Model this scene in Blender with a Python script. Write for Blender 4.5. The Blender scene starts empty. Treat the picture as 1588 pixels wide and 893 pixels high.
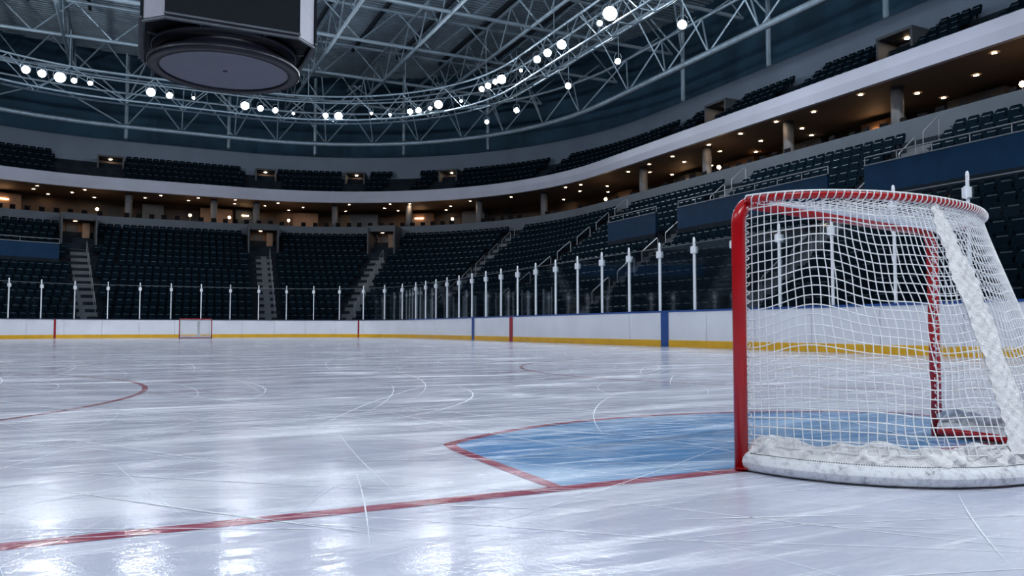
import bpy, bmesh, math, random
from mathutils import Vector, Matrix
R = math.radians
random.seed(7)
C = bpy.context.scene.collection
SC = bpy.context.scene

# ------------------------------------------------------------------ camera, world, exposure
CAM = Vector((-3.3, -2.65, 0.622)); YAW = R(26.0); PITCH = R(2.98); F = 1200.0
cam_d = bpy.data.cameras.new('camera'); cam_d.sensor_width = 36.0; cam_d.lens = 36.0*F/1588.0
cam_d.clip_start = 0.05; cam_d.clip_end = 400
cam = bpy.data.objects.new('camera', cam_d); C.objects.link(cam)
cam.location = CAM; cam.rotation_euler = (math.pi/2 + PITCH, 0, -YAW)
SC.camera = cam
w = bpy.data.worlds.new('world'); SC.world = w; w.use_nodes = True
w.node_tree.nodes['Background'].inputs[0].default_value = (0.05, 0.08, 0.13, 1)
w.node_tree.nodes['Background'].inputs[1].default_value = 0.05
SC.view_settings.view_transform = 'Standard'; SC.view_settings.look = 'None'
SC.view_settings.gamma = 1.0; SC.view_settings.exposure = 0.0
SC.view_settings.use_curve_mapping = False
SC.cycles.transparent_max_bounces = 20
SC.cycles.max_bounces = 5; SC.cycles.diffuse_bounces = 3; SC.cycles.glossy_bounces = 3; SC.cycles.volume_bounces = 0
SC.cycles.caustics_reflective = False; SC.cycles.caustics_refractive = False
LENS = 450.0        # radiance of a floodlight lens
LAMP_TINT = (0.84, 0.92, 1.0)

# ------------------------------------------------------------------ materials
MATS = {}
def mat(name, col, rough=0.5, metal=0.0, emis=None, es=0.0, var=0.0, vscale=6.0, bump=0.0, bscale=40.0, spec=0.5, vcol=None):
    m = bpy.data.materials.new(name); m.use_nodes = True; MATS[name] = m
    nt = m.node_tree; b = nt.nodes['Principled BSDF']
    b.inputs['Base Color'].default_value = (*col, 1)
    b.inputs['Roughness'].default_value = rough; b.inputs['Metallic'].default_value = metal
    b.inputs['Specular IOR Level'].default_value = spec
    if emis:
        b.inputs['Emission Color'].default_value = (*emis, 1); b.inputs['Emission Strength'].default_value = es
    if var > 0 or bump > 0:
        tc = nt.nodes.new('ShaderNodeTexCoord')
    if var > 0:
        n = nt.nodes.new('ShaderNodeTexNoise'); n.inputs['Scale'].default_value = vscale; n.inputs['Detail'].default_value = 5
        nt.links.new(tc.outputs['Object'], n.inputs['Vector'])
        r = nt.nodes.new('ShaderNodeValToRGB')
        lo = tuple(c*(1-var) for c in col) if vcol is None else vcol
        hi = tuple(min(1, c*(1+var)) for c in col) if vcol is None else col
        r.color_ramp.elements[0].position = 0.35; r.color_ramp.elements[1].position = 0.65
        r.color_ramp.elements[0].color = (*lo, 1); r.color_ramp.elements[1].color = (*hi, 1)
        nt.links.new(n.outputs['Fac'], r.inputs['Fac']); nt.links.new(r.outputs['Color'], b.inputs['Base Color'])
    if bump > 0:
        n2 = nt.nodes.new('ShaderNodeTexNoise'); n2.inputs['Scale'].default_value = bscale; n2.inputs['Detail'].default_value = 4
        nt.links.new(tc.outputs['Object'], n2.inputs['Vector'])
        bp = nt.nodes.new('ShaderNodeBump'); bp.inputs['Strength'].default_value = bump; bp.inputs['Distance'].default_value = 0.02
        nt.links.new(n2.outputs['Fac'], bp.inputs['Height']); nt.links.new(bp.outputs['Normal'], b.inputs['Normal'])
    return m

def ice_mat(name, base, frosty, frost_amt=0.75):
    """glossy ice over paint of the given colour, with frosty shaved streaks"""
    m = bpy.data.materials.new(name); m.use_nodes = True; MATS[name] = m
    nt = m.node_tree; b = nt.nodes['Principled BSDF']; L = nt.links
    def N(t, **k):
        n = nt.nodes.new(t)
        for a, v in k.items():
            if a in n.inputs: n.inputs[a].default_value = v
            else: setattr(n, a, v)
        return n
    tc = N('ShaderNodeTexCoord')
    mp = N('ShaderNodeMapping'); mp.inputs['Scale'].default_value = (0.42, 1.9, 1); mp.inputs['Rotation'].default_value = (0, 0, R(14))
    L.new(tc.outputs['Object'], mp.inputs['Vector'])
    n1 = N('ShaderNodeTexNoise', Scale=0.9, Detail=9, Roughness=0.66, Distortion=0.5); L.new(mp.outputs['Vector'], n1.inputs['Vector'])
    mp2 = N('ShaderNodeMapping'); mp2.inputs['Scale'].default_value = (0.8, 7.0, 1); mp2.inputs['Rotation'].default_value = (0, 0, R(-24))
    L.new(tc.outputs['Object'], mp2.inputs['Vector'])
    n2 = N('ShaderNodeTexNoise', Scale=1.6, Detail=8, Roughness=0.7); L.new(mp2.outputs['Vector'], n2.inputs['Vector'])
    r1 = N('ShaderNodeValToRGB'); r1.color_ramp.elements[0].position = 0.47; r1.color_ramp.elements[1].position = 0.68
    L.new(n1.outputs['Fac'], r1.inputs['Fac'])
    r2 = N('ShaderNodeValToRGB'); r2.color_ramp.elements[0].position = 0.51; r2.color_ramp.elements[1].position = 0.72
    L.new(n2.outputs['Fac'], r2.inputs['Fac'])
    mx = N('ShaderNodeMath', operation='MAXIMUM'); L.new(r1.outputs['Color'], mx.inputs[0]); L.new(r2.outputs['Color'], mx.inputs[1])
    am = N('ShaderNodeMath', operation='MULTIPLY'); am.inputs[1].default_value = frost_amt; L.new(mx.outputs[0], am.inputs[0])
    mc = N('ShaderNodeMix', data_type='RGBA'); mc.inputs[6].default_value = (*base, 1); mc.inputs[7].default_value = (*frosty, 1)
    L.new(am.outputs[0], mc.inputs[0]); L.new(mc.outputs[2], b.inputs['Base Color'])
    rr = N('ShaderNodeMapRange'); rr.inputs['To Min'].default_value = 0.095; rr.inputs['To Max'].default_value = 0.36
    L.new(mx.outputs[0], rr.inputs['Value']); L.new(rr.outputs['Result'], b.inputs['Roughness'])
    n3 = N('ShaderNodeTexNoise', Scale=30.0, Detail=4, Roughness=0.62); L.new(tc.outputs['Object'], n3.inputs['Vector'])
    bp = N('ShaderNodeBump', Strength=0.13, Distance=0.010); L.new(n3.outputs['Fac'], bp.inputs['Height'])
    bp2 = N('ShaderNodeBump', Strength=0.12, Distance=0.01); L.new(mx.outputs[0], bp2.inputs['Height']); L.new(bp.outputs['Normal'], bp2.inputs['Normal'])
    L.new(bp2.outputs['Normal'], b.inputs['Normal'])
    b.inputs['IOR'].default_value = 1.31
    return m

def glass_mat(name, tint, gloss):
    m = bpy.data.materials.new(name); m.use_nodes = True; MATS[name] = m
    nt = m.node_tree; nt.nodes.clear(); L = nt.links
    out = nt.nodes.new('ShaderNodeOutputMaterial'); mx = nt.nodes.new('ShaderNodeMixShader')
    tr = nt.nodes.new('ShaderNodeBsdfTransparent'); tr.inputs[0].default_value = (*tint, 1)
    gl = nt.nodes.new('ShaderNodeBsdfGlossy'); gl.inputs['Roughness'].default_value = 0.04; gl.inputs[0].default_value = (0.9, 0.95, 1, 1)
    fr = nt.nodes.new('ShaderNodeFresnel'); fr.inputs[0].default_value = 1.45
    mu = nt.nodes.new('ShaderNodeMath'); mu.operation = 'MULTIPLY'; mu.inputs[1].default_value = gloss
    L.new(fr.outputs[0], mu.inputs[0]); L.new(mu.outputs[0], mx.inputs[0])
    L.new(tr.outputs[0], mx.inputs[1]); L.new(gl.outputs[0], mx.inputs[2]); L.new(mx.outputs[0], out.inputs['Surface'])
    return m

ice_mat('ice', (0.50, 0.52, 0.635), (0.86, 0.88, 0.94))
ice_mat('ice_blue', (0.115, 0.29, 0.56), (0.62, 0.74, 0.87), 0.85)
ice_mat('ice_red', (0.29, 0.04, 0.085), (0.60, 0.36, 0.44), 0.6)
mat('scratch', (0.86, 0.89, 0.95), 0.65, bump=0.2, bscale=90)
mat('board_white', (0.80, 0.81, 0.86), 0.30, var=0.04, vscale=0.8)
mat('board_yellow', (0.80, 0.43, 0.015), 0.35, var=0.08, vscale=2)
mat('board_blue', (0.015, 0.07, 0.27), 0.35, var=0.05)
mat('board_navy', (0.012, 0.02, 0.05), 0.4, var=0.05)
mat('board_red', (0.33, 0.01, 0.02), 0.35, var=0.05)
mat('post_white', (0.86, 0.88, 0.92), 0.35, 0.0, var=0.04)
glass_mat('glass', (0.93, 0.95, 0.96), 0.55)
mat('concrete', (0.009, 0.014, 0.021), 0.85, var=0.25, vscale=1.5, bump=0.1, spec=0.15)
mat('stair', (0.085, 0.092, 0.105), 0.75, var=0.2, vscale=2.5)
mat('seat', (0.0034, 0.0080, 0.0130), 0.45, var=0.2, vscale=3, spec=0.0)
mat('seat_glint', (0.055, 0.075, 0.09), 0.3, var=0.5, vscale=2.5, spec=0.4)  # paler colour stands in for glints on the seat edges
mat('seat_metal', (0.004, 0.006, 0.009), 0.5, var=0.1, spec=0.05)
mat('ribbon', (0.37, 0.375, 0.45), 0.45, var=0.05, vscale=0.5)
mat('fascia', (0.066, 0.080, 0.100), 0.6, var=0.08, vscale=0.8)
mat('wall_band', (0.115, 0.150, 0.20), 0.6, var=0.07, vscale=0.5)
mat('blue_wall', (0.003, 0.026, 0.068), 0.5, var=0.1, vscale=1.5, spec=0.12)
mat('outer_wall', (0.024, 0.070, 0.115), 0.85, var=0.25, vscale=0.4)
mat('concourse_wall', (0.07, 0.036, 0.018), 0.7, var=0.4, vscale=0.5, vcol=(0.02, 0.02, 0.024))
mat('concourse_ceiling', (0.105, 0.078, 0.062), 0.7, var=0.1)
mat('concourse_floor', (0.10, 0.08, 0.06), 0.5, var=0.1)
mat('column_grey', (0.10, 0.10, 0.11), 0.6, var=0.06)
mat('portal_warm', (0.20, 0.11, 0.06), 0.6, var=0.15)
mat('portal_grey', (0.045, 0.052, 0.062), 0.6, var=0.1)
mat('steel', (0.37, 0.47, 0.55), 0.45, 0.35, var=0.12, vscale=3)
mat('steel_dark', (0.05, 0.06, 0.075), 0.5, 0.3, var=0.15, vscale=2)
mat('deck', (0.44, 0.54, 0.61), 0.5, 0.3, var=0.12, vscale=1.2)
mat('rail', (0.17, 0.18, 0.20), 0.4, 0.3, var=0.05)
mat('lamp_body', (0.03, 0.034, 0.04), 0.45, 0.4, var=0.1)
mat('lens', (0.9, 0.9, 0.9), 0.3, emis=LAMP_TINT, es=LENS, var=0.02)
mat('lens_low', (0.9, 0.9, 0.9), 0.3, emis=LAMP_TINT, es=LENS*0.3, var=0.02)
mat('downlight', (0.9, 0.8, 0.7), 0.4, emis=(1.0, 0.70, 0.42), es=95, var=0.02)
mat('warm_lamp', (0.9, 0.8, 0.7), 0.4, emis=(1.0, 0.60, 0.30), es=30, var=0.02)
mat('stool', (0.006, 0.005, 0.006), 0.6, var=0.1, spec=0.05)
mat('score_black', (0.005, 0.006, 0.009), 0.5, var=0.1, spec=0.1)
mat('score_screen', (0.004, 0.007, 0.011), 0.5, var=0.1, spec=0.08)
mat('score_panel', (0.20, 0.20, 0.26), 0.45, var=0.05)
mat('score_rim', (0.010, 0.010, 0.017), 0.35, var=0.1, spec=0.25)
mat('score_disc', (0.115, 0.12, 0.155), 0.6, var=0.03, vscale=2)
mat('goal_red', (0.40, 0.005, 0.009), 0.22, var=0.08, vscale=9)
mat('cord', (0.80, 0.80, 0.81), 0.8, var=0.08, vscale=20)
mat('canvas', (0.78, 0.77, 0.77), 0.85, var=0.12, vscale=30, bump=0.5, bscale=120)
mat('seam_black', (0.015, 0.015, 0.02), 0.8, var=0.1)
# dirty white pad with dark scuffs
m = mat('pad', (0.66, 0.67, 0.70), 0.5, bump=0.25, bscale=30)
nt = m.node_tree; tc = nt.nodes.new('ShaderNodeTexCoord')
n = nt.nodes.new('ShaderNodeTexNoise'); n.inputs['Scale'].default_value = 26; n.inputs['Detail'].default_value = 8; n.inputs['Roughness'].default_value = 0.75
nt.links.new(tc.outputs['Object'], n.inputs['Vector'])
r = nt.nodes.new('ShaderNodeValToRGB'); e = r.color_ramp.elements
e[0].position = 0.30; e[0].color = (0.03, 0.035, 0.04, 1); e[1].position = 0.40; e[1].color = (0.50, 0.50, 0.53, 1)
x = e.new(0.52); x.color = (0.70, 0.71, 0.74, 1)
nt.links.new(n.outputs['Fac'], r.inputs['Fac']); nt.links.new(r.outputs['Color'], m.node_tree.nodes['Principled BSDF'].inputs['Base Color'])

# ------------------------------------------------------------------ helpers
def tag(o, label=None, cat=None, group=None, kind=None):
    if label: o['label'] = label
    if cat: o['category'] = cat
    if group: o['group'] = group
    if kind: o['kind'] = kind
    return o
def empty(name, loc=(0, 0, 0), rz=0.0):
    o = bpy.data.objects.new(name, None); C.objects.link(o); o.location = loc; o.rotation_euler = (0, 0, rz)
    o.empty_display_size = 0.2
    return o
def link(name, me, parent=None):
    o = bpy.data.objects.new(name, me); C.objects.link(o)
    if parent: o.parent = parent
    return o
class MB:
    def __init__(s): s.v = []; s.f = []; s.mi = []; s.cur = 0
    def face(s, f): s.f.append(f); s.mi.append(s.cur)
    def box(s, c, size, M=None):
        b = len(s.v); hx, hy, hz = size[0]/2, size[1]/2, size[2]/2
        for z in (-hz, hz):
            for (x, y) in ((-hx, -hy), (hx, -hy), (hx, hy), (-hx, hy)):
                p = Vector((x, y, z))
                if M: p = M @ p
                s.v.append(p + Vector(c))
        for q in ((3, 2, 1, 0), (4, 5, 6, 7), (0, 1, 5, 4), (1, 2, 6, 5), (2, 3, 7, 6), (3, 0, 4, 7)):
            s.face(tuple(b+i for i in q))
        return s
    def tube(s, pts, r, n=8, closed=False, cap=True):
        pts = [Vector(p) for p in pts]; N = len(pts); b = len(s.v); up = None
        for i, p in enumerate(pts):
            if closed: t = pts[(i+1) % N] - pts[i-1]
            else: t = pts[min(i+1, N-1)] - pts[max(i-1, 0)]
            t.normalize()
            if up is None:
                up = Vector((0, 0, 1)) if abs(t.z) < 0.9 else Vector((1, 0, 0))
            a = up - t*up.dot(t)
            if a.length < 1e-6: a = t.orthogonal()
            a.normalize(); up = a; c = t.cross(a)
            rr = r[i] if isinstance(r, (list, tuple)) else r
            for k in range(n):
                th = 2*math.pi*k/n
                s.v.append(p + (a*math.cos(th) + c*math.sin(th))*rr)
        for i in range(N if closed else N-1):
            j = (i+1) % N
            for k in range(n):
                l = (k+1) % n
                s.face((b+i*n+k, b+i*n+l, b+j*n+l, b+j*n+k))
        if cap and not closed:
            s.face(tuple(b+k for k in reversed(range(n)))); s.face(tuple(b+(N-1)*n+k for k in range(n)))
        return s
    def lathe(s, prof, n=32, c=(0, 0, 0)):
        b = len(s.v); c = Vector(c)
        for (r_, z) in prof:
            for k in range(n):
                th = 2*math.pi*k/n
                s.v.append(c + Vector((r_*math.cos(th), r_*math.sin(th), z)))
        for i in range(len(prof)-1):
            for k in range(n):
                l = (k+1) % n
                s.face((b+i*n+k, b+i*n+l, b+(i+1)*n+l, b+(i+1)*n+k))
        return s
    def disc(s, c, r_, n=16, axis=(0, 0, 1)):
        b = len(s.v); c = Vector(c); ax = Vector(axis).normalized(); a = ax.orthogonal().normalized(); e_ = ax.cross(a)
        for k in range(n):
            th = 2*math.pi*k/n; s.v.append(c + (a*math.cos(th)+e_*math.sin(th))*r_)
        s.face(tuple(range(b, b+n))); return s
    def grid(s, rows, closed=False):
        b = len(s.v); nr = len(rows); nc = len(rows[0])
        for r_ in rows: s.v.extend(Vector(p) for p in r_)
        for i in range(nr if closed else nr-1):
            i2 = (i+1) % nr
            for j in range(nc-1):
                s.face((b+i*nc+j, b+i*nc+j+1, b+i2*nc+j+1, b+i2*nc+j))
        return s
    def mesh(s, name, mats, smooth=False):
        me = bpy.data.meshes.new(name); me.from_pydata([tuple(p) for p in s.v], [], s.f)
        for m_ in (mats if isinstance(mats, (list, tuple)) else [mats]): me.materials.append(MATS[m_])
        if isinstance(mats, (list, tuple)): me.polygons.foreach_set('material_index', s.mi)
        if smooth: me.polygons.foreach_set('use_smooth', [True]*len(me.polygons))
        me.update(); return me
    def build(s, name, mats, parent=None, smooth=False):
        return link(name, s.mesh(name, mats, smooth), parent)

def nth(i):
    return '%d%s' % (i, 'th' if 10 < i % 100 < 14 else {1: 'st', 2: 'nd', 3: 'rd'}.get(i % 10, 'th'))
_unit = {}
def unit_tube(m_, n=8):
    if (m_, n) not in _unit:
        _unit[(m_, n)] = MB().tube([(0, 0, 0), (0, 0, 1)], 1.0, n).mesh('tube', m_, False)
    return _unit[(m_, n)]
def bar(name, p0, p1, r_, m_, parent=None, org=None, n=6):
    """a straight tube as an object of its own (shared mesh)"""
    p0 = Vector(p0); p1 = Vector(p1); d = p1-p0
    o = link(name, unit_tube(m_, n), parent)
    if parent: p0 = p0 - parent.location
    q = d.to_track_quat('Z', 'Y')
    o.rotation_mode = 'QUATERNION'; o.rotation_quaternion = q; o.location = p0; o.scale = (r_, r_, d.length)
    return o
def copy_tree(o, parent=None):
    c = o.copy(); C.objects.link(c); c.parent = parent
    for ch in list(o.children): copy_tree(ch, c)
    return c
cy, sy = math.cos(YAW), math.sin(YAW)
def proj(p):
    v = p[0]-CAM.x; u = p[1]-CAM.y
    X = cy*v - sy*u; Z = sy*v + cy*u
    if Z < 0.1: return None
    return 794+F*X/Z, 509-F*(p[2]-CAM.z)/Z, Z
def unproj(px, py, z):
    xs, ys = (px-794)/F, (446.5-py)/F
    fw = math.cos(PITCH)-ys*math.sin(PITCH); up = math.sin(PITCH)+ys*math.cos(PITCH)
    Z = (z-CAM.z)*fw/up; X = xs/fw*Z
    return Vector((CAM.x + cy*X + sy*Z, CAM.y - sy*X + cy*Z, z))

# rink outline: half width 13, ends at y -4.5 and 53.1, corner radius 8.5
HW, Y0, Y1, RC = 13.0, -4.5, 53.1, 8.5
AR = RC*math.pi/2; LS = Y1-Y0-2*RC; LE = 2*(HW-RC)
LOOP = 2*LS + 2*LE + 4*AR
def loc(s):
    """board point and outward normal at arc length s (0 = start of the right-hand straight)"""
    s = s % LOOP
    segs = (('l', LS, (HW, Y0+RC), (0, 1), (1, 0)), ('a', AR, (HW-RC, Y1-RC), 0), ('l', LE, (HW-RC, Y1), (-1, 0), (0, 1)),
            ('a', AR, (-HW+RC, Y1-RC), 90), ('l', LS, (-HW, Y1-RC), (0, -1), (-1, 0)), ('a', AR, (-HW+RC, Y0+RC), 180),
            ('l', LE, (-HW+RC, Y0), (1, 0), (0, -1)), ('a', AR, (HW-RC, Y0+RC), 270))
    for g in segs:
        if s <= g[1]:
            if g[0] == 'l':
                return Vector((g[2][0]+g[3][0]*s, g[2][1]+g[3][1]*s)), Vector(g[4]), False
            a = R(g[3]) + s/RC; nn = Vector((math.cos(a), math.sin(a)))
            return Vector(g[2]) + nn*RC, nn, True
        s -= g[1]
    return loc(0)
def P(s, d, z):
    p, nn, _ = loc(s); q = p + nn*d
    return Vector((q.x, q.y, z))
def loop_s():
    out = []; s = 0
    for ln, k in ((LS, 14), (AR, 18), (LE, 4), (AR, 18), (LS, 14), (AR, 18), (LE, 4), (AR, 18)):
        out += [s + ln*i/k for i in range(k)]; s += ln
    return out
LS_ALL = loop_s()
def sweep(name, prof, m_, parent=None, s_list=None, closed=True, smooth=False):
    """profile of (offset, height) carried around the rink outline"""
    rows = [[P(s, d, z) for (d, z) in prof] for s in (s_list or LS_ALL)]
    return MB().grid(rows, closed).build(name, m_, parent, smooth)
def srange(a, b, step):
    k = max(1, int(math.ceil((b-a)/step))); return [a+(b-a)*i/k for i in range(k+1)]

# ------------------------------------------------------------------ structure: ice floor and markings
mb = MB(); ring = [P(s, 0.0, 0.0) for s in LS_ALL]
mb.v = ring; mb.face(tuple(range(len(ring))))
floor = mb.build('floor', 'ice')
tag(floor, 'glossy white ice sheet scored with skate marks', 'floor', kind='structure')

def ribbon_path(pts, wd, z):
    rows = []
    for i, p in enumerate(pts):
        t = (Vector(pts[min(i+1, len(pts)-1)]) - Vector(pts[max(i-1, 0)])).normalized(); nn = Vector((-t.y, t.x))
        a = Vector(p)+nn*wd/2; b_ = Vector(p)-nn*wd/2
        rows.append([(a.x, a.y, z), (b_.x, b_.y, z)])
    return rows
MB().grid(ribbon_path([(-12.6, 0), (0, 0), (12.6, 0)], 0.085, 0.0012)).build('goal_line', 'ice_red', floor)
MB().grid(ribbon_path([(-12.3, 48.6), (0, 48.6), (12.3, 48.6)], 0.055, 0.0012)).build('goal_line', 'ice_red', floor)
def crease(yg, sgn):
    wx, hs, sag = 1.80, 1.24, 0.66; Rr = (wx*wx+sag*sag)/(2*sag); cyy = hs+sag-Rr; a0 = math.asin(wx/Rr)
    arc = [(Rr*math.sin(-a0+2*a0*i/28), cyy+Rr*math.cos(-a0+2*a0*i/28)) for i in range(29)]
    out = [(-wx, 0.0), (-wx, 0.45)] + arc + [(wx, 0.45), (wx, 0.0)]
    for _ in range(3):      # soften the two front corners
        out = [out[0]] + [q for a_, b_ in zip(out, out[1:]) for q in ((a_[0]*.75+b_[0]*.25, a_[1]*.75+b_[1]*.25), (a_[0]*.25+b_[0]*.75, a_[1]*.25+b_[1]*.75))] + [out[-1]]
    out = [(x_*sgn, yg+y_*sgn) for x_, y_ in out]
    mb = MB(); mb.v = [Vector((x_, y_, 0.0006)) for x_, y_ in out]; mb.face(tuple(range(len(out))) if sgn*1 < 0 else tuple(reversed(range(len(out)))))
    tag(mb.build('crease_paint', 'ice_blue', floor), 'blue goal crease paint under the ice')
    MB().grid(ribbon_path(out, 0.065, 0.0016)).build('crease_line', 'ice_red', floor)
crease(0.0, 1); crease(48.6, -1)
def circle(cx, cyy):
    mb = MB(); pts = [(cx+4.52*math.cos(2*math.pi*i/96), cyy+4.52*math.sin(2*math.pi*i/96)) for i in range(97)]
    mb.grid(ribbon_path(pts, 0.055, 0.0012)).build('faceoff_circle', 'ice_red', floor)
    for sx in (-1, 1):
        for dy in (-0.75, 0.75):
            MB().grid(ribbon_path([(cx+sx*4.54, cyy+dy), (cx+sx*5.1, cyy+dy)], 0.05, 0.0012)).build('hash_mark', 'ice_red', floor)
circle(-7.7, 6.35); circle(6.35, 6.5)
# skate scratches
mb = MB(); rs = random.Random(3)
for i in range(2200):
    near = i % 3
    if near == 0: x0, y0 = rs.uniform(-9, 5), rs.uniform(-2.2, 6)
    elif near == 1: x0, y0 = rs.uniform(-11, 10), rs.uniform(2, 18)
    else: x0, y0 = rs.uniform(-11, 11), rs.uniform(8, 42)
    a = rs.uniform(0, 2*math.pi) if rs.random() < 0.22 else R(rs.gauss(-20, 22))
    k = rs.choice((-1, 1))/rs.uniform(2.5, 22); ln = rs.uniform(0.6, 3.2)*(1+0.6*near); nseg = 12
    wd = rs.uniform(0.002, 0.006)*(1+0.7*near) if rs.random() < 0.88 else rs.uniform(0.006, 0.011)*(1+0.4*near)
    pts = []; p = Vector((x0, y0)); dl = ln/nseg
    for q in range(nseg+1):
        pts.append(p.copy()); a += k*dl; p = p + Vector((math.cos(a), math.sin(a)))*dl
    if any(abs(q.x) > 12 or q.y > 51 or q.y < -4 for q in pts): continue
    b0 = len(mb.v)
    rows = []
    for q, pt in enumerate(pts):
        t = (pts[min(q+1, nseg)]-pts[max(q-1, 0)]).normalized(); nn = Vector((-t.y, t.x)); wq = wd*math.sin(math.pi*(q+0.25)/(nseg+0.5))*0.5
        rows.append([(pt.x+nn.x*wq, pt.y+nn.y*wq, 0.002), (pt.x-nn.x*wq, pt.y-nn.y*wq, 0.002)])
    mb.grid(rows)
tag(mb.build('skate_marks', 'scratch', floor), kind='stuff')

# ------------------------------------------------------------------ boards and glass
BH = 1.22
boards = empty('wall_boards', (0, 0, 0)); tag(boards, 'white rink boards with yellow kick plate and glass shielding above', 'boards', kind='structure')
NP = 72; pl = LOOP/NP
for i in range(NP):
    ss = [i*pl + 0.006 + (pl-0.012)*j/6 for j in range(7)]
    rows = [[P(s, d, z) for d, z in ((0.0, 0.02), (0.0, BH-0.05), (0.09, BH-0.05), (0.09, 0.02))] for s in ss]
    MB().grid(rows).build('panel', 'board_white', boards)
NK = 36; kl = LOOP/NK
for i in range(NK):
    ss = [i*kl + 0.005 + (kl-0.01)*j/8 for j in range(9)]
    MB().grid([[P(s, d, z) for d, z in ((-0.012, 0.0), (-0.016, 0.21), (0.0, 0.225))] for s in ss]).build('kick_plate', 'board_yellow', boards)
capp = ((-0.03, BH-0.055), (-0.03, BH), (0.14, BH), (0.14, BH-0.055))
MB().grid([[P(s, d, z) for d, z in capp] for s in srange(-8, LS+1.5, 2)]).build('cap_rail', 'board_blue', boards)
MB().grid([[P(s, d, z) for d, z in capp] for s in srange(LS+1.5, LOOP-8, 1.2)]).build('cap_rail', 'board_navy', boards)
def stripe(s, wd, m_):
    MB().grid([[P(q, d, z) for d, z in ((-0.019, 0.0), (-0.019, BH+0.004), (0.10, BH+0.004))] for q in (s-wd/2, s, s+wd/2)]).build('line_stripe', m_, boards)
stripe(18.85-4.0, 0.42, 'board_blue'); stripe(30.85-4.0, 0.36, 'board_red'); stripe(35.5-4.0, 0.34, 'board_blue')
stripe(LS + RC*R(43), 0.13, 'board_red'); stripe(LS+AR+LE+RC*R(22), 0.13, 'board_red')
# glass panes with posts
PW = 1.85; s = 0.0; k = 0
ss0, ss1 = -1.45, LS+2*AR+LE+2
npane = int((ss1-ss0)/PW)
post_me = MB().box((0, 0, (3.42+BH-0.3)/2), (0.055, 0.055, 3.42-BH+0.3)).mesh('post', 'post_white')
mb = MB(); mb.box((0, -0.03, 3.10), (0.17, 0.10, 0.20)); mb.box((0, -0.085, 3.10), (0.05, 0.03, 0.24))
brk_me = mb.mesh('bracket', 'post_white')
tip_me = MB().lathe([(0.0, 3.52), (0.03, 3.50), (0.043, 3.42)], 8).mesh('post_cap', 'post_white')
for i in range(npane+1):
    s = ss0 + i*PW
    p, nn, arc = loc(s)
    po = link('post', post_me, boards); po.location = (p.x+nn.x*0.06, p.y+nn.y*0.06, 0); po.rotation_euler = (0, 0, math.atan2(nn.y, nn.x)-math.pi/2)
    b_ = link('bracket', brk_me, po); c_ = link('post_cap', tip_me, po)
    gt = 3.86 if s < 7.5 else 3.40
    po.scale = (1, 1, (gt+0.1)/3.42)
    if i < npane:
        rows = [[P(q, d, z) for d, z in ((0.055, BH), (0.055, gt), (0.068, gt), (0.068, BH))] for q in [s+0.05+(PW-0.1)*j/3 for j in range(4)]]
        gp = MB().grid(rows).build('glass_pane', 'glass', boards)
        MB().grid([[P(q, d, z) for d, z in ((0.05, gt-0.01), (0.05, gt+0.015), (0.073, gt+0.015), (0.073, gt-0.01))] for q in [s+0.05+(PW-0.1)*j/3 for j in range(4)]]).build('edge_strip', 'rail', gp)

# ------------------------------------------------------------------ bowl: terraces, walls, concourse, roof
NR, D0, TR, Z0, Z1 = 15, 2.4, 0.72, 0.90, 8.0
RI = (Z1-Z0)/(NR-1)
def row_d(i): return D0+i*TR
def row_z(i): return Z0+i*RI
prof = [(0.15, 0.25), (D0-0.25, 0.25)]
for i in range(NR):
    prof += [(row_d(i)-0.25, row_z(i)), (row_d(i)+TR-0.25, row_z(i))]
prof += [(13.2, row_z(NR-1)), (13.2, 8.7)]
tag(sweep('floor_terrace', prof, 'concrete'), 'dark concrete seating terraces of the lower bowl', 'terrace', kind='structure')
tag(sweep('wall_fascia', [(13.2, 8.55), (13.18, 9.5), (13.42, 9.5), (13.42, 8.7)], 'fascia'), 'grey parapet band at the foot of the lit concourse', 'parapet', kind='structure')
tag(sweep('floor_concourse', [(13.4, 8.72), (20.0, 8.72)], 'concourse_floor'), 'tiled floor of the concourse behind the parapet', 'floor', kind='structure')
tag(sweep('wall_concourse', [(19.6, 8.72), (19.6, 11.75)], 'concourse_wall'), 'brown back wall of the concourse', 'wall', kind='structure')
tag(sweep('ceiling_concourse', [(20.0, 11.72), (13.85, 11.72)], 'concourse_ceiling'), 'warm lit ceiling of the concourse', 'ceiling', kind='structure')
tag(sweep('trim_1', [(13.9, 11.70), (13.70, 11.72), (13.66, 12.2), (13.70, 12.72), (13.95, 12.74), (13.95, 12.2)], 'ribbon'), 'pale grey ribbon fascia running round the upper tier', 'fascia', kind='structure')
UD, UT, UZ, UR, UN = 14.7, 0.80, 12.25, 0.58, 5
prof = [(13.9, 12.2), (UD-0.3, 12.2)]
for i in range(UN): prof += [(UD+UT*i-0.3, UZ+UR*i), (UD+UT*(i+1)-0.3, UZ+UR*i)]
prof += [(18.7, UZ+UR*(UN-1))]
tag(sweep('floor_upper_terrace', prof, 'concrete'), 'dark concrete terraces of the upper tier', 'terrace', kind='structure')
tag(sweep('trim_2', [(18.7, 14.5), (18.68, 16.85), (19.1, 16.9), (19.1, 16.0)], 'wall_band'), 'grey wall band above the upper tier seats', 'wall band', kind='structure')
tag(sweep('floor_gallery', [(19.0, 16.4), (24.2, 16.4)], 'concrete'), 'dark gallery floor behind the upper wall band', 'floor', kind='structure')
tag(sweep('wall_outer', [(24.0, 16.0), (24.0, 27.0)], 'outer_wall'), 'dark blue outer wall of the arena under the roof', 'wall', kind='structure')
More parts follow.
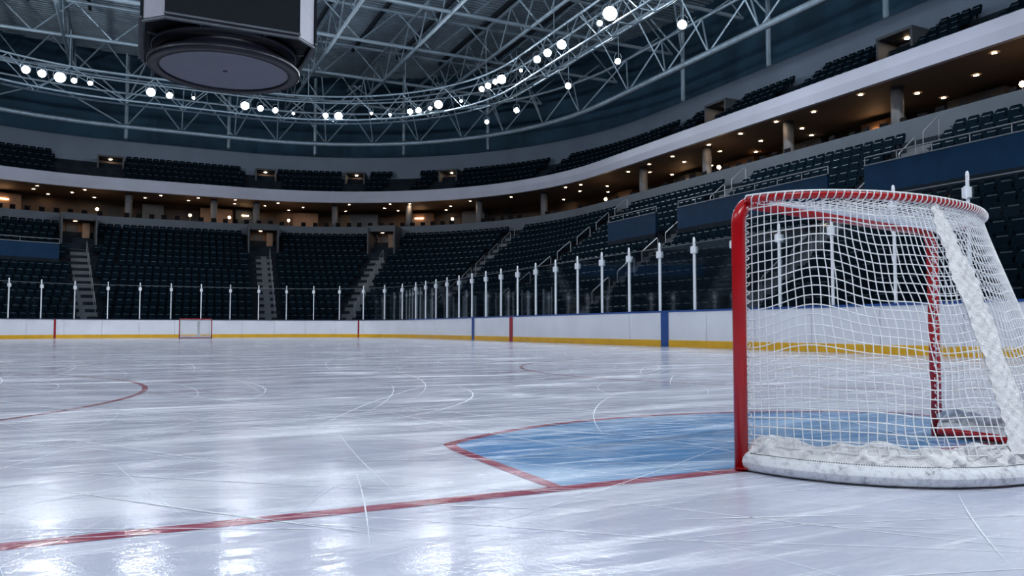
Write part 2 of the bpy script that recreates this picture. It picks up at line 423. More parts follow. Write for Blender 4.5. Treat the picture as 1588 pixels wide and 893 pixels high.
# corrugated roof deck
mb = MB(); rows = []; y = -32.0; zt = 26.2
while y < 82:
    for dy, dz in ((0, 0), (0.16, 0), (0.22, 0.10), (0.40, 0.10)):
        rows.append([(-42, y+dy, zt+dz), (42, y+dy, zt+dz)])
    y += 0.46
tag(mb.grid(rows).build('ceiling', 'deck'), 'corrugated metal roof deck above the trusses', 'roof deck', kind='structure')

# blue section walls on the right and far left stands
AISLES = [3.0, 14.0, 25.0, 36.0, LS+RC*R(22), LS+RC*R(56), LS+RC*R(85), LS+AR+LE+RC*R(8), LS+AR+LE+RC*R(62)]
def blue_wall(sa, sb, label):
    root = empty('section_wall', P((sa+sb)/2, 7.97, 4.4)); tag(root, label, 'wall', 'blue walls between the seat blocks')
    def part(name, pr, m_):
        rows = [[P(q, d, z)-root.location for d, z in pr] for q in srange(sa, sb, 1.2)]
        o = MB().grid(rows).build(name, m_, root); return o
    part('panel', ((7.92, 5.55), (7.92, 6.62), (8.02, 6.62), (8.02, 5.55)), 'blue_wall')
    part('plinth', ((7.90, 4.4), (7.90, 5.55), (8.04, 5.55), (8.04, 4.4)), 'concrete')
    part('coping', ((7.90, 6.62), (7.90, 6.66), (8.04, 6.66), (8.04, 6.62)), 'rail')
    pts = [P(q, 7.97, 6.95)-root.location for q in srange(sa, sb, 1.2)]
    MB().tube(pts, 0.025, 6).build('rail', 'rail', root)
    for q in srange(sa, sb, 1.5):
        bar('rail_post', P(q, 7.97, 6.66), P(q, 7.97, 6.95), 0.02, 'rail', root)
blue_wall(26.0, 30.5, 'short dark blue wall at the far end of the right stand, below an aisle')
blue_wall(14.9, 24.2, 'long dark blue wall across the right stand above the goal')
blue_wall(3.8, 13.2, 'dark blue wall across the right stand nearest the camera')
blue_wall(LS+AR+LE+RC*R(13), LS+AR+LE+RC*R(55), 'dark blue wall across the far stand at the left edge of the photo')
def in_blue(s):
    return any(a-0.3 < s < b+0.3 for a, b in ((26.0, 30.5), (14.9, 24.2), (3.8, 13.2), (LS+AR+LE+RC*R(13), LS+AR+LE+RC*R(55))))

# ------------------------------------------------------------------ near goal
def superD(wd, dp, nn, k):
    out = []
    for i in range(k+1):
        a = math.pi*i/k; c_, s_ = math.cos(a), math.sin(a)
        out.append(Vector((-wd*math.copysign(abs(c_)**(2/nn), c_), -dp*abs(s_)**(2/nn), 0)))
    return out
def resample(pts, k):
    L_ = [0]
    for a, b_ in zip(pts, pts[1:]): L_.append(L_[-1]+(b_-a).length)
    out = []; j = 0
    for i in range(k+1):
        t = L_[-1]*i/k
        while j < len(pts)-2 and L_[j+1] < t: j += 1
        q = 0 if L_[j+1] == L_[j] else (t-L_[j])/(L_[j+1]-L_[j])
        out.append(pts[j].lerp(pts[j+1], min(1, q)))
    return out
KC = 160
TOPC = [p+Vector((0, -0.018, 0)) for p in resample(superD(0.882, 0.50, 2.1, 400), KC)]
BASEC = [p+Vector((0, -0.018, 0)) for p in resample(superD(0.895, 0.86, 2.25, 400), KC)]
def contour(C_, u):
    u = min(max(u, 0), 1)*KC; i = min(int(u), KC-1); return C_[i].lerp(C_[i+1], u-i)
def net_pt(u, t):
    """u 0..1 round the goal from one post to the other, t 0 top .. 1 base"""
    a = contour(TOPC, u); b_ = contour(BASEC, u)
    e_ = t**1.15
    p = a.lerp(b_, e_); edge = min(1.0, 8*u, 8*(1-u))
    out = Vector((a.x, a.y, 0)); out = out.normalized() if out.length > 0 else Vector((0, -1, 0))
    p = p + out*(0.035*math.sin(math.pi*t)*edge)
    p.z = 1.195 - t*(1.195-0.12)
    return p
def warp(u, t):
    e_ = math.sin(math.pi*min(1, max(0, t))); g = math.sin(math.pi*min(1, max(0, u)))
    arch = 0.085*math.exp(-((u-0.14)/0.10)**2) + 0.085*math.exp(-((u-0.86)/0.10)**2) - 0.045
    t2 = t - e_*(arch + 0.014*math.sin(19*u+2.1*t) + 0.008*math.sin(43*u+6*t))
    u2 = u + g*(0.0045*math.sin(9*t+11*u)+0.003*math.sin(23*t+37*u)+0.012*math.sin(2.4*t+3*u)*e_)
    return u2, min(max(t2, 0), 1)
def make_goal():
    root = empty('hockey_goal')
    br = 0.11
    for sx in (-1, 1):
        pts = [(sx*0.915, 0, 0.0), (sx*0.915, 0, 0.6), (sx*0.915, 0, 1.19-br)]
        for i in range(1, 9):
            a = math.pi/2*i/8; pts.append((sx*(0.915-br+br*math.cos(a)), 0, 1.19-br+br*math.sin(a)))
        MB().tube(pts, 0.030, 16).build('post', 'goal_red', root, True)
        MB().tube([(sx*0.915, -0.012, 0.012), (sx*0.915, -0.012, 0.016)], 0.04, 14).build('foot_collar', 'goal_red', root)
    MB().tube([(-0.915+br-0.01, 0, 1.19), (0, 0, 1.19), (0.915-br+0.01, 0, 1.19)], 0.030, 16).build('crossbar', 'goal_red', root, True)
    top = [Vector((p.x, p.y-0.01, 1.195)) for p in TOPC]
    MB().tube(top, 0.0165, 10).build('top_frame', 'goal_red', root, True)
    bt = [Vector((p.x*0.97, p.y*0.93-0.02, 0.035)) for p in BASEC]
    MB().tube(bt, 0.024, 10).build('base_frame', 'goal_red', root, True)
    # rear side stays from the posts: short red gusset at the far top corner
    for sx in (-1, 1):
        MB().tube([(sx*0.80, 0.0, 1.185), (sx*0.83, -0.14, 1.195)], 0.014, 8).build('gusset', 'goal_red', root, True)
    # wrap round netting
    mb = MB(); NV, NH = 76, 27; cr = 0.0025
    for i in range(NV+1):
        pts = [net_pt(*warp(i/NV, j/44)) for j in range(45)]
        mb.tube(pts, cr, 4, cap=False)
    for j in range(NH+1):
        pts = [net_pt(*warp(i/150, j/NH)) for i in range(151)]
        mb.tube(pts, cr, 4, cap=False)
    tag(mb.build('netting', 'cord', root, True), 'white knotted cord netting hung round the sides and back')
    # top netting
    mb = MB()
    for i in range(1, 44):
        x_ = -0.87+1.74*i/44
        dmax = 0.50*max(0.0, 1-abs(x_/0.885)**2.1)**(1/2.1)
        pts = [(x_+0.01*math.sin(9*q/10+i), -0.005-(dmax-0.005)*q/10, 1.198-0.028*math.sin(math.pi*q/10)) for q in range(11)]
        mb.tube(pts, cr, 4, cap=False)
    for j in range(1, 12):
        yb = 0.5*j/12; xm = 0.885*(1-(yb/0.5)**2.1)**(1/2.1)
        pts = [(-xm+2*xm*q/40, -yb, 1.198-0.028*math.sin(math.pi*j/12)) for q in range(41)]
        mb.tube(pts, cr, 4, cap=False)
    mb.build('top_netting', 'cord', root, True)
    # lacing round the top frame and down the posts
    pts = []; n_ = 1700
    for i in range(n_+1):
        u = i/n_; p = contour(TOPC, u); t = (contour(TOPC, min(1, u+0.004))-contour(TOPC, max(0, u-0.004))).normalized()
        o = Vector((t.y, -t.x, 0)); a = 2*math.pi*u*66
        pts.append(Vector((p.x, p.y-0.01, 1.195)) + (o*math.cos(a)+Vector((0, 0, 1))*math.sin(a))*0.0200)
    MB().tube([Vector((p.x*1.012, p.y*1.02-0.01, 1.195+0.0165)) for p in TOPC], 0.0045, 6).build('edge_cord', 'cord', root, True)
    MB().tube(pts, 0.0032, 4, cap=False).build('lacing', 'cord', root, True)
    for sx in (-1, 1):
        pts = []
        for i in range(420):
            z = 0.13+1.04*i/419; a = 2*math.pi*i/419*27
            pts.append((sx*(0.915-0.031)-sx*0.010*math.cos(a), -0.020+0.010*math.sin(a), z))
        MB().tube(pts, 0.0026, 4, cap=False).build('lacing', 'cord', root, True)
    # padded white base roll
    rows = []
    for i in range(KC+1):
        p = BASEC[i]; a = BASEC[max(0, i-1)]; b_ = BASEC[min(KC, i+1)]; t = (b_-a).normalized(); o = Vector((t.y, -t.x, 0))
        if o.dot(p-Vector((0, -0.2, 0))) < 0: o = -o
        taper = min(1.0, 0.55+i/14, 0.55+(KC-i)/14)
        rows.append([p + o*(0.052*math.cos(q)*1.05*taper+0.012) + Vector((0, 0, 0.043+0.041*math.sin(q)*(1 if abs(math.sin(q)) < 0.9 else 1.0)))
                     for q in [2*math.pi*k_/14 for k_ in range(15)]])
    pad = MB().grid(rows).build('base_pad', 'pad', root, True)
    mbs = MB()
    for i in range(2, KC-2):
        for h in (0.1, 0.6):
            q0 = contour(BASEC, (i+h)/KC); q1 = contour(BASEC, (i+h+0.28)/KC); t = (q1-q0).normalized(); o = Vector((t.y, -t.x, 0))
            if o.dot(q0-Vector((0, -0.2, 0))) < 0: o = -o
            mbs.tube([q0+o*0.030+Vector((0, 0, 0.0815)), q1+o*0.030+Vector((0, 0, 0.0815))], 0.0022, 4)
    mbs.build('seam', 'seam_black', pad)
    # bunched canvas skirt above the roll
    rows = []; rr = random.Random(5); nz = 11; ns = 620
    folds = [(rr.random(), rr.uniform(0.006, 0.022), rr.uniform(-0.05, 0.05), rr.uniform(0.4, 1.0)*rr.choice((-1, 1, 1))) for _ in range(150)]
    for i in range(ns+1):
        u = i/ns; p = contour(BASEC, u); a = contour(BASEC, u-0.01); b_ = contour(BASEC, u+0.01); t = (b_-a).normalized(); o = Vector((t.y, -t.x, 0))
        if o.dot(p-Vector((0, -0.2, 0))) < 0: o = -o
        row = []
        for j in range(nz+1):
            v = j/nz; wv = 0.0
            for fc, fw, sh, am in folds:
                x_ = (u-fc-sh*(v-0.5))/fw
                if -1 < x_ < 1: wv += am*(1-abs(x_))**1.4
            hgt = 0.085 + 0.012*math.sin(41*u)+0.008*math.sin(97*u+1)
            row.append(p + o*(0.018-0.045*v+0.017*wv*math.sin(math.pi*min(1, v*0.85+0.12))) + Vector((0, 0, 0.066+hgt*v*(0.75+0.25*min(1, u*25, (1-u)*25))+0.004*wv*v)))
        rows.append(row)
    MB().grid(rows).build('canvas_skirt', 'canvas', root, True)
    # broad white webbing strip down the far side net
    rows = []
    for i in range(121):
        v = i/120; row = []; uc = 0.412+0.012*v+0.004*math.sin(5*v); hw = 0.012+0.020*min(1, v*3)+0.004*math.sin(7*v)
        for j in range(17):
            q = j/8-1
            wr = 0.004*math.sin(29*v+5*q)+0.005*abs(math.sin(61*v-4*q))+0.003*math.sin(130*v+7*q)
            p = net_pt(uc+hw*q, v); p2 = net_pt(uc+hw*q+0.01, v); t = (p2-p).normalized(); o = Vector((t.y, -t.x, 0))
            if o.y > 0: o = -o
            row.append(p + o*(0.006+wr+0.006*(1-q*q)))
        rows.append(row)
    tag(MB().grid(rows).build('webbing', 'canvas', root, True), 'creased white canvas webbing strip')
    return root
goal = make_goal()
GA = R(11.0)
GS = 1.0; goal.scale = (GS, GS, GS)
goal.location = (-0.888+0.915*GS*math.cos(GA), -0.005+0.915*GS*math.sin(GA), 0.0); goal.rotation_euler = (0, 0, GA)
tag(goal, 'large red framed hockey goal with white netting beside the blue crease', 'hockey goal', 'hockey goals')
g2 = copy_tree(goal); g2.location = (0.10, 48.6, 0.0); g2.rotation_euler = (0, 0, math.pi)
tag(g2, 'tiny far hockey goal in front of the end boards', 'hockey goal', 'hockey goals')

# ------------------------------------------------------------------ scoreboard
SX, SY = -0.65, 25.55
sb = empty('scoreboard', (SX, SY, 9.5)); tag(sb, 'black eight-sided scoreboard hanging over centre ice with a round grey underside', 'scoreboard')
def octo(h, c_, z): return [(h-c_, -h, z), (h, -h+c_, z), (h, h-c_, z), (h-c_, h, z), (-h+c_, h, z), (-h, h-c_, z), (-h, -h+c_, z), (-h+c_, -h, z)]
mb = MB(); lo = octo(2.62, 0.6, 0.72); hi = octo(2.62, 0.6, 5.6); mb.v = [Vector(p) for p in lo+hi]
for k_ in range(8): mb.face((k_, (k_+1) % 8, 8+(k_+1) % 8, 8+k_))
mb.face(tuple(range(8, 16))); mb.build('body', 'score_panel', sb)
mb = MB(); mb.v = [Vector(p) for p in octo(2.60, 0.6, 0.80)]; mb.face(tuple(reversed(range(8)))); mb.build('underside', 'score_black', sb)
for k_ in range(4):
    Mz = Matrix.Rotation(k_*math.pi/2, 3, 'Z')
    o = MB().box(Mz @ Vector((0, -2.66, 3.15)), (4.06, 0.10, 4.7), Mz).build('screen', 'score_screen', sb)
    mb = MB()
    for zz in (0.76,): mb.box(Mz @ Vector((0, -2.70, zz)), (4.1, 0.10, 0.06), Mz)
    mb.build('bezel', 'steel_dark', o)
frame_pts = [Vector(p) for p in octo(2.60, 0.6, 0.66)]
MB().tube(frame_pts, 0.06, 6, closed=True).build('bottom_frame', 'steel_dark', sb)
for k_ in range(8):
    a = 2*math.pi*(k_+0.5)/8
    o = bar('strut', (1.4*math.cos(a)+SX, 1.4*math.sin(a)+SY, 9.5+0.62), (2.7*math.cos(a)+SX, 2.7*math.sin(a)+SY, 9.5+0.68), 0.035, 'steel_dark', sb)
MB().lathe([(2.30, 0.74), (2.42, 0.72), (2.42, 0.66), (2.20, 0.60), (2.16, 0.36), (2.34, 0.28), (2.50, 0.16), (2.50, 0.03), (2.44, -0.02), (2.15, -0.03), (2.10, 0.02), (2.10, 0.09)], 72).build('rim', 'score_rim', sb, True)
MB().disc((0, 0, 0.06), 2.11, 72, (0, 0, -1)).build('disc', 'score_disc', sb)
MB().lathe([(0.0, 0.035), (0.07, 0.035), (0.08, 0.06)], 12).build('hub', 'score_rim', sb)
MB().tube([(2.36*math.cos(2*math.pi*i/64), 2.36*math.sin(2*math.pi*i/64), 0.66) for i in range(64)], 0.03, 6, closed=True).build('ring_pipe', 'steel_dark', sb, True)
for sx in (-1, 1):
    for sy_ in (-1, 1):
        bar('cable', (SX+sx*2, SY+sy_*2, 15.0), (SX+sx*2, SY+sy_*2, 22.0), 0.03, 'steel_dark', sb)

# ------------------------------------------------------------------ roof trusses
TZ0, TZ1 = 22.0, 24.6
def truss(name, p0, p1, label, bays, r_=0.10, m_='steel'):
    p0 = Vector(p0); p1 = Vector(p1); root = empty(name, (p0+p1)/2); tag(root, label, 'truss', 'roof trusses')
    bar('bottom_chord', (p0.x, p0.y, TZ0), (p1.x, p1.y, TZ0), r_*1.35, m_, root, n=8)
    bar('top_chord', (p0.x, p0.y, TZ1), (p1.x, p1.y, TZ1), r_*1.2, m_, root, n=8)
    for i in range(bays):
        a = p0.lerp(p1, i/bays); b_ = p0.lerp(p1, (i+1)/bays); mid = (a+b_)/2
        bar('brace', (a.x, a.y, TZ0), (mid.x, mid.y, TZ1), r_*0.62, m_, root)
        bar('brace', (mid.x, mid.y, TZ1), (b_.x, b_.y, TZ0), r_*0.62, m_, root)
    return root
for i, x_ in enumerate((-26.4, -20.4, -14.4, -8.4, -2.4, 3.6, 9.6, 15.6, 21.6, 27.6)):
    truss('roof_truss', (x_, 26, TZ0), (x_, min(75, Y1-RC+math.sqrt(max(1, 31.5**2-max(0, abs(x_)-4.5)**2))), TZ0), 'lengthwise grey tube roof truss, %s from the left wall' % ('first', 'second', 'third', 'fourth', 'fifth', 'sixth', 'seventh', 'eighth', 'ninth', 'tenth')[i], 11)
for i, y_ in enumerate((37.5, 45.3, 53.0, 61.5, 69.5)):
    truss('cross_truss', (-min(34, 4.5+math.sqrt(31.5**2-max(0, y_-44.6)**2)), y_, TZ0), (min(34, 4.5+math.sqrt(31.5**2-max(0, y_-44.6)**2)), y_, TZ0), 'crosswise grey tube roof truss, %s from the far wall' % ('fifth', 'fourth', 'third', 'second', 'first')[i], 12)
# purlins
for i in range(14):
    x_ = -28+4.2*i
    o = MB().box((0, 0, 0), (0.22, 48, 0.34)).build('purlin', 'steel_dark'); o.location = (x_, 42, 25.9)
    tag(o, 'dark lengthwise roof purlin under the metal deck, %s from the left' % nth(i+1), 'beam', 'roof purlins')

# oval lighting truss
rt = empty('lighting_truss', (0, 24, 17.0)); tag(rt, 'oval lighting truss carrying rows of floodlights round the roof', 'truss')
RD = 7.5; ZB, ZT = 17.3, 19.2
def loop_tube(name, d, z, r_, m_, root, n=8):
    pts = [P(s, d, z)-root.location for s in LS_ALL]
    return MB().tube(pts, r_, n, closed=True).build(name, m_, root, True)
for d, z, r_ in ((RD-0.55, ZB, 0.075), (RD+0.55, ZB, 0.075), (RD-0.55, ZT, 0.075), (RD+0.55, ZT, 0.075)):
    loop_tube('chord', d, z, r_, 'steel', rt)
def svis(d, step):
    s = 4.0; out = []
    while s < LS+2*AR+LE+6:
        out.append(s); _, _, arc = loc(s); s += step*(RC/(RC+d) if arc else 1.0)
    return out
sl = svis(RD, 2.0)
for i, (a, b_) in enumerate(zip(sl, sl[1:])):
    for dd in (-0.55, 0.55):
        z_a, z_b = (ZB, ZT) if i % 2 else (ZT, ZB)
        bar('brace', P(a, RD+dd, z_a), P(b_, RD+dd, z_b), 0.035, 'steel', rt)
    bar('tie', P(a, RD-0.55, ZB), P(a, RD+0.55, ZB), 0.035, 'steel', rt)
    if i % 4 == 0: bar('hanger', P(a, RD, ZT), P(a, RD, TZ0), 0.03, 'steel', rt)
# outer catwalk ring
ro = empty('outer_ring', (0, 24, 17.1)); tag(ro, 'heavy round steel ring tube braced to the roof behind the lighting truss', 'truss')
loop_tube('ring_tube', 14.3, 17.1, 0.20, 'steel', ro, 10)
loop_tube('upper_tube', 15.6, 20.2, 0.10, 'steel', ro, 8)
loop_tube('inner_tube', 12.2, 20.2, 0.08, 'steel', ro, 8)
sl = svis(14.3, 4.2)
for i, (a, b_) in enumerate(zip(sl, sl[1:])):
    mid = (a+b_)/2
    bar('brace', P(a, 14.3, 17.1), P(mid, 15.6, 20.2), 0.06, 'steel', ro)
    bar('brace', P(mid, 15.6, 20.2), P(b_, 14.3, 17.1), 0.06, 'steel', ro)
    bar('brace', P(a, 14.3, 17.1), P(a, 12.2, 20.2), 0.05, 'steel', ro)
    bar('brace', P(a, 12.2, 20.2), P(a, 10.5, TZ0), 0.05, 'steel', ro)
    bar('brace', P(mid, 15.6, 20.2), P(mid, 18.6, 22.4), 0.06, 'steel', ro)
# steel columns standing behind the upper wall band
for i, s in enumerate(svis(19.4, 8.5)):
    root = empty('steel_column', P(s, 19.4, 16.4)); tag(root, 'tall steel column behind the upper wall band, %s from the right' % nth(i+1), 'column', 'columns behind the upper wall band')
    bar('shaft', P(s, 19.4, 16.4), P(s, 19.4, 24.6), 0.16, 'steel', root, n=8)
    bar('arm', P(s, 19.4, 20.5), P(s-1.4, 17.6, 23.5), 0.08, 'steel', root)
    bar('arm', P(s, 19.4, 20.5), P(s+1.4, 17.6, 23.5), 0.08, 'steel', root)

# ------------------------------------------------------------------ floodlights
lens_me = {}; body_me = {}; yoke_me = {}
def lamp_meshes(r_):
    k_ = round(r_, 3)
    if k_ in lens_me: return k_
    lens_me[k_] = MB().disc((0, 0, 0.0), r_, 16).mesh('lens', 'lens' if r_ >= 0.255 else 'lens_low')
    body_me[k_] = MB().lathe([(r_*1.12, 0.02), (r_*1.12, -0.06), (r_*0.95, -0.12), (r_*0.62, -0.34), (r_*0.55, -0.46), (0.0, -0.48)], 16).mesh('housing', 'lamp_body', True)
    y_ = r_*1.22
    yoke_me[k_] = MB().tube([(-y_, 0, -0.12), (-y_, 0.25, -0.2), (-y_*0.6, 0.42, -0.24), (y_*0.6, 0.42, -0.24), (y_, 0.25, -0.2), (y_, 0, -0.12)], 0.022, 6).mesh('yoke', 'steel')
    return k_
def floodlight(p, r_, label, group, aim=None, drop=None):
    k_ = lamp_meshes(r_); root = empty('floodlight', p); tag(root, label, 'floodlight', group)
    aim = Vector(aim) if aim else Vector((p.x*0.15, 8+p.y*0.25, 0.0))
    d = (aim-Vector(p)).normalized(); q = d.to_track_quat('Z', 'Y')
    root.rotation_mode = 'QUATERNION'; root.rotation_quaternion = q
    link('lens', lens_me[k_], root); link('housing', body_me[k_], root); link('yoke', yoke_me[k_], root)
    if drop:
        e_ = q.inverted() @ Vector((0, 0, drop))
        MB().tube([(0, 0, -0.3), (e_.x, e_.y, e_.z)], 0.025, 6).build('drop_pole', 'steel', root)
    return root
ORD = ('first', 'second', 'third', 'fourth', 'fifth')
CL = (('cluster of five at the far left', ((40, 108, .24), (65, 114, .24), (93, 120, .32), (115, 125, .17), (140, 129, .15))),
      ('pair left of the scoreboard disc', ((234, 143, .28), (263, 148, .21))),
      ('trio just below the scoreboard disc', ((380, 164, .28), (404, 168, .21), (427, 171, .19))),
      ('pair at the far end of the oval', ((505, 179, .20), (525, 180, .29))),
      ('group of four right of the far end', ((636, 173, .20), (649, 171, .21), (667, 168, .14), (680, 162, .29))),
      ('group of four on the right-hand bend', ((747, 138, .18), (757, 133, .20), (768, 127, .17), (778, 123, .28))),
      ('trio high on the right-hand bend', ((833, 92, .22), (849, 82, .23), (871, 69, .26))),
      ('pair at the top of the photo', ((930, 36, .15), (946, 21, .36))))
for nm, pts in CL:
    for i, (px, py, r_) in enumerate(pts):
        p = unproj(px, py, 17.75)
        floodlight(p, r_, 'bright floodlight, %s from the left in the %s' % (ORD[i], nm), 'floodlights on the oval truss')
for i, (px, py, r_) in enumerate(((755, 189, .16), (801, 171, .19), (881, 133, .20), (958, 95, .17), (1058, 38, .24))):
    p = unproj(px, py, 17.2)
    floodlight(p, r_, 'single floodlight on a drop pole, %s from left behind the oval truss' % ORD[i], 'floodlights behind the oval truss', drop=4.6)
for i, (px, py) in enumerate(((576, 176), (605, 178), (715, 157), (808, 109), (300, 152), (455, 176))):
    p = unproj(px, py, 17.75)
    floodlight(p, 0.10, 'small dim spotlight on the oval truss, %s smallest of the strip' % ('first', 'second', 'third', 'fourth', 'fifth', 'sixth')[i], 'small spotlights on the oval truss')
# the rest of the oval, out of the photograph: fittings on the sides and near end, extra ones added for light
for side in (1, -1):
    for y_ in (26, 25, 17.5, 16.5, 9, 8, 1, 0):
        p = Vector((side*(HW+RD-0.2), y_, 17.75))
        floodlight(p, 0.32, 'added floodlight on the straight side of the oval truss outside the photo', 'floodlights outside the frame', aim=(side*12.0, y_+2, 0))
for y_ in (47, 46, 45, 37, 36, 35, 34):  # unseen lamps added and turned to brighten the far end
    floodlight(Vector((-(HW+RD-0.2)+max(0, y_-44)*0.3, y_, 17.75)), 0.32, 'added floodlight on the straight side of the oval truss outside the photo', 'floodlights outside the frame', aim=(2, 72, 6))
for y_ in (13, 12, 11, 21.5, 20.5, 19.5):  # more added lamps on the right, aimed at the far end
    floodlight(Vector((HW+RD-0.2, y_, 17.75)), 0.32, 'added floodlight on the straight side of the oval truss outside the photo', 'floodlights outside the frame', aim=(-4, 70, 6))
for x_ in (-11, -10, -9, -8, -4, -3, 3, 4, 8, 9, 10, 11):
    floodlight(Vector((x_, Y0-RD+0.3+max(0, abs(x_)-4)*0.25, 17.75)), 0.34, 'floodlight on the near end of the oval truss outside the photo', 'floodlights outside the frame', aim=(x_*0.5, 24, 0))

# ------------------------------------------------------------------ aisles with stairs, handrails and portals
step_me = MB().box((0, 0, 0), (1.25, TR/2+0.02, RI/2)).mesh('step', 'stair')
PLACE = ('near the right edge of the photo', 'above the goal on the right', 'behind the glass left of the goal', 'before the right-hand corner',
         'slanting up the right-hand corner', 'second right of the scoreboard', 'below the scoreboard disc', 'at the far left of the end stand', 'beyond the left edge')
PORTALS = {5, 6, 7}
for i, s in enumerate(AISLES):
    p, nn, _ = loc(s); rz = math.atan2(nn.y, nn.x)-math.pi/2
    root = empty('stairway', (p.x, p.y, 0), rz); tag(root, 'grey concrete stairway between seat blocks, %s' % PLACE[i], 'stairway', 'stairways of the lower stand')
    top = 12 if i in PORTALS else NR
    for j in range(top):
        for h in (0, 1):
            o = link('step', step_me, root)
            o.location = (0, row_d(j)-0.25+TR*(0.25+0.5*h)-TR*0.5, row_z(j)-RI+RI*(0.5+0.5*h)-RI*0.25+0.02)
    hr = empty('handrail', (p.x, p.y, 0), rz); tag(hr, 'metal handrail climbing the stairway %s' % PLACE[i], 'handrail', 'stairway handrails')
    for j in range(1, top-1, 2):
        ya, yb = row_d(j), row_d(j)+TR*1.35; za, zb = row_z(j), row_z(j)+RI*1.35
        MB().tube([(0.45, ya, za), (0.45, ya, za+0.9), (0.45, ya+0.05, za+0.98), (0.45, yb-0.05, zb+0.98), (0.45, yb, zb+0.9), (0.45, yb, zb)], 0.024, 6).build('rail_hoop', 'rail', hr)
    if i in PORTALS:
        pt = empty('portal', (p.x, p.y, row_z(12)), rz); tag(pt, 'warm lit exit portal atop the stairway %s' % PLACE[i], 'portal', 'exit portals')
        ya = row_d(12)-0.25
        for sx in (-1, 1):
            o = MB().box((sx*1.15, ya+0.95, 0.95), (0.12, 2.2, 2.3)).build('side_wall', 'portal_grey', pt)
        MB().box((0, ya+1.0, 2.05), (2.4, 2.0, 0.5)).build('lintel', 'portal_grey', pt)
        MB().box((0.1, ya+2.0, 0.9), (2.1, 0.1, 1.9)).build('back_wall', 'portal_warm', pt)
        MB().box((0.55, ya+1.4, 0.85), (0.5, 0.9, 1.7)).build('inner_wall', 'portal_warm', pt)
        MB().box((-0.35, ya+1.88, 0.8), (0.8, 0.08, 1.6)).build('door', 'portal_grey', pt)
        MB().disc((-0.2, ya+0.9, 1.78), 0.13, 12, (0, 0, -1)).build('lamp', 'warm_lamp', pt)

# ------------------------------------------------------------------ seats
def seat_parts():
    mb = MB(); prof = []
    rows = []
    for j, (z, yy, hw) in enumerate(((0.40, 0.17, 0.20), (0.55, 0.20, 0.232), (0.74, 0.235, 0.232), (0.82, 0.25, 0.205), (0.85, 0.255, 0.15))):
        rows.append([(x_*hw, yy-0.035*(1-x_*x_)*-1-0.035, z) for x_ in (-1, -0.5, 0, 0.5, 1)])
    b0 = len(mb.v); mb.grid(rows)
    rows2 = [[(p[0], p[1]+0.04, p[2]) for p in r_] for r_ in rows]; mb.grid([list(reversed(r_)) for r_ in rows2])
    nr, nc = len(rows), 5
    off = nr*nc
    for j in range(nr-1):      # side edges
        mb.face((j*nc, (j+1)*nc, off+(j+1)*nc+nc-1, off+j*nc+nc-1)); mb.face((j*nc+nc-1, off+j*nc, off+(j+1)*nc, (j+1)*nc+nc-1))
    for k_ in range(nc-1):
        mb.face(((nr-1)*nc+k_, (nr-1)*nc+k_+1, off+(nr-1)*nc+nc-2-k_, off+(nr-1)*nc+nc-1-k_))
    back = mb
    pan = MB(); Mx = Matrix.Rotation(R(68), 3, 'X')
    pan.box((0, 0.06, 0.50), (0.44, 0.36, 0.05), Mx); pan.cur = 1; pan.box((0.03, 0.115, 0.672), (0.30, 0.035, 0.03), Mx); pan.cur = 0  # second box is the painted glint along the pan edge
    leg = MB(); leg.box((0, 0.20, 0.22), (0.06, 0.07, 0.44)); leg.box((-0.245, 0.10, 0.56), (0.035, 0.30, 0.035)); leg.box((-0.245, 0.20, 0.40), (0.035, 0.06, 0.34))
    return back, pan, leg
sbk, span_, sleg = seat_parts()
back_me = sbk.mesh('backrest', 'seat', True); pan_me = span_.mesh('seat_pan', ['seat', 'seat_glint']); leg_me = sleg.mesh('bracket', 'seat_metal')
slots = []
def near_aisle(s, d, hw):
    for i, a in enumerate(AISLES):
        _, _, arc = loc(a); k_ = (RC+d)/RC if arc else 1.0
        wd = hw
        if i in PORTALS and d > row_d(11)-0.1: wd = 1.45
        if abs(s-a)*k_ < wd: return True
    return False
SEAT = 0.53
UPORT = ((LS+AR+LE+RC*R(2), 1.9), (LS+RC*R(84), 1.7), (LS+RC*R(66), 1.7), (LS+RC*R(46), 1.7), (LS-9, 1.9), (LS-22, 1.9))
for tier, n_, fd, fz in (('low', NR, row_d, row_z), ('up', UN, lambda i: UD+UT*i, lambda i: UZ+UR*i)):
    for i in range(n_):
        d = fd(i); z = fz(i); s = 2.0
        while s < LS+2*AR+LE+4:
            p, nn, arc = loc(s)
            ok = not near_aisle(s, d, 0.92)
            if tier == 'up' and any(abs(s-a_)*((RC+d)/RC if loc(a_)[2] else 1) < w_/2+0.35 for a_, w_ in UPORT): ok = False
            if tier == 'low' and in_blue(s) and 7.8 < d < 8.5: ok = False
            q = P(s, d, z)
            if ok:
                pr = proj((q.x, q.y, z+0.6))
                if pr and -130 < pr[0] < 1720 and pr[1] > -60:
                    slots.append((pr[2], tier, i, s, q, math.atan2(nn.y, nn.x)-math.pi/2, -5 < pr[0] < 1590 and pr[1] > 0))
            s += SEAT*(RC/(RC+d) if arc else 1.0)
vis = sorted([t for t in slots if t[6] and t[1] == 'low'], key=lambda t: t[0])
pick = set(id(t) for t in vis[:300])
RN = ('front', 'second', 'third', 'fourth', 'fifth', 'sixth', 'seventh', 'eighth', 'ninth', 'tenth', 'eleventh', 'twelfth', 'thirteenth', 'fourteenth', 'top')
def block(s):
    if s < AISLES[0]: return 'nearest block'
    if s < AISLES[1]: return 'block behind the goal'
    return 'block left of the goal'
bulk = MB(); tmpl = [(m_.v, m_.f, m_.mi if mi is None else [mi]*len(m_.f)) for m_, mi in ((sbk, 0), (span_, None), (sleg, 2))]
seen_n = {}
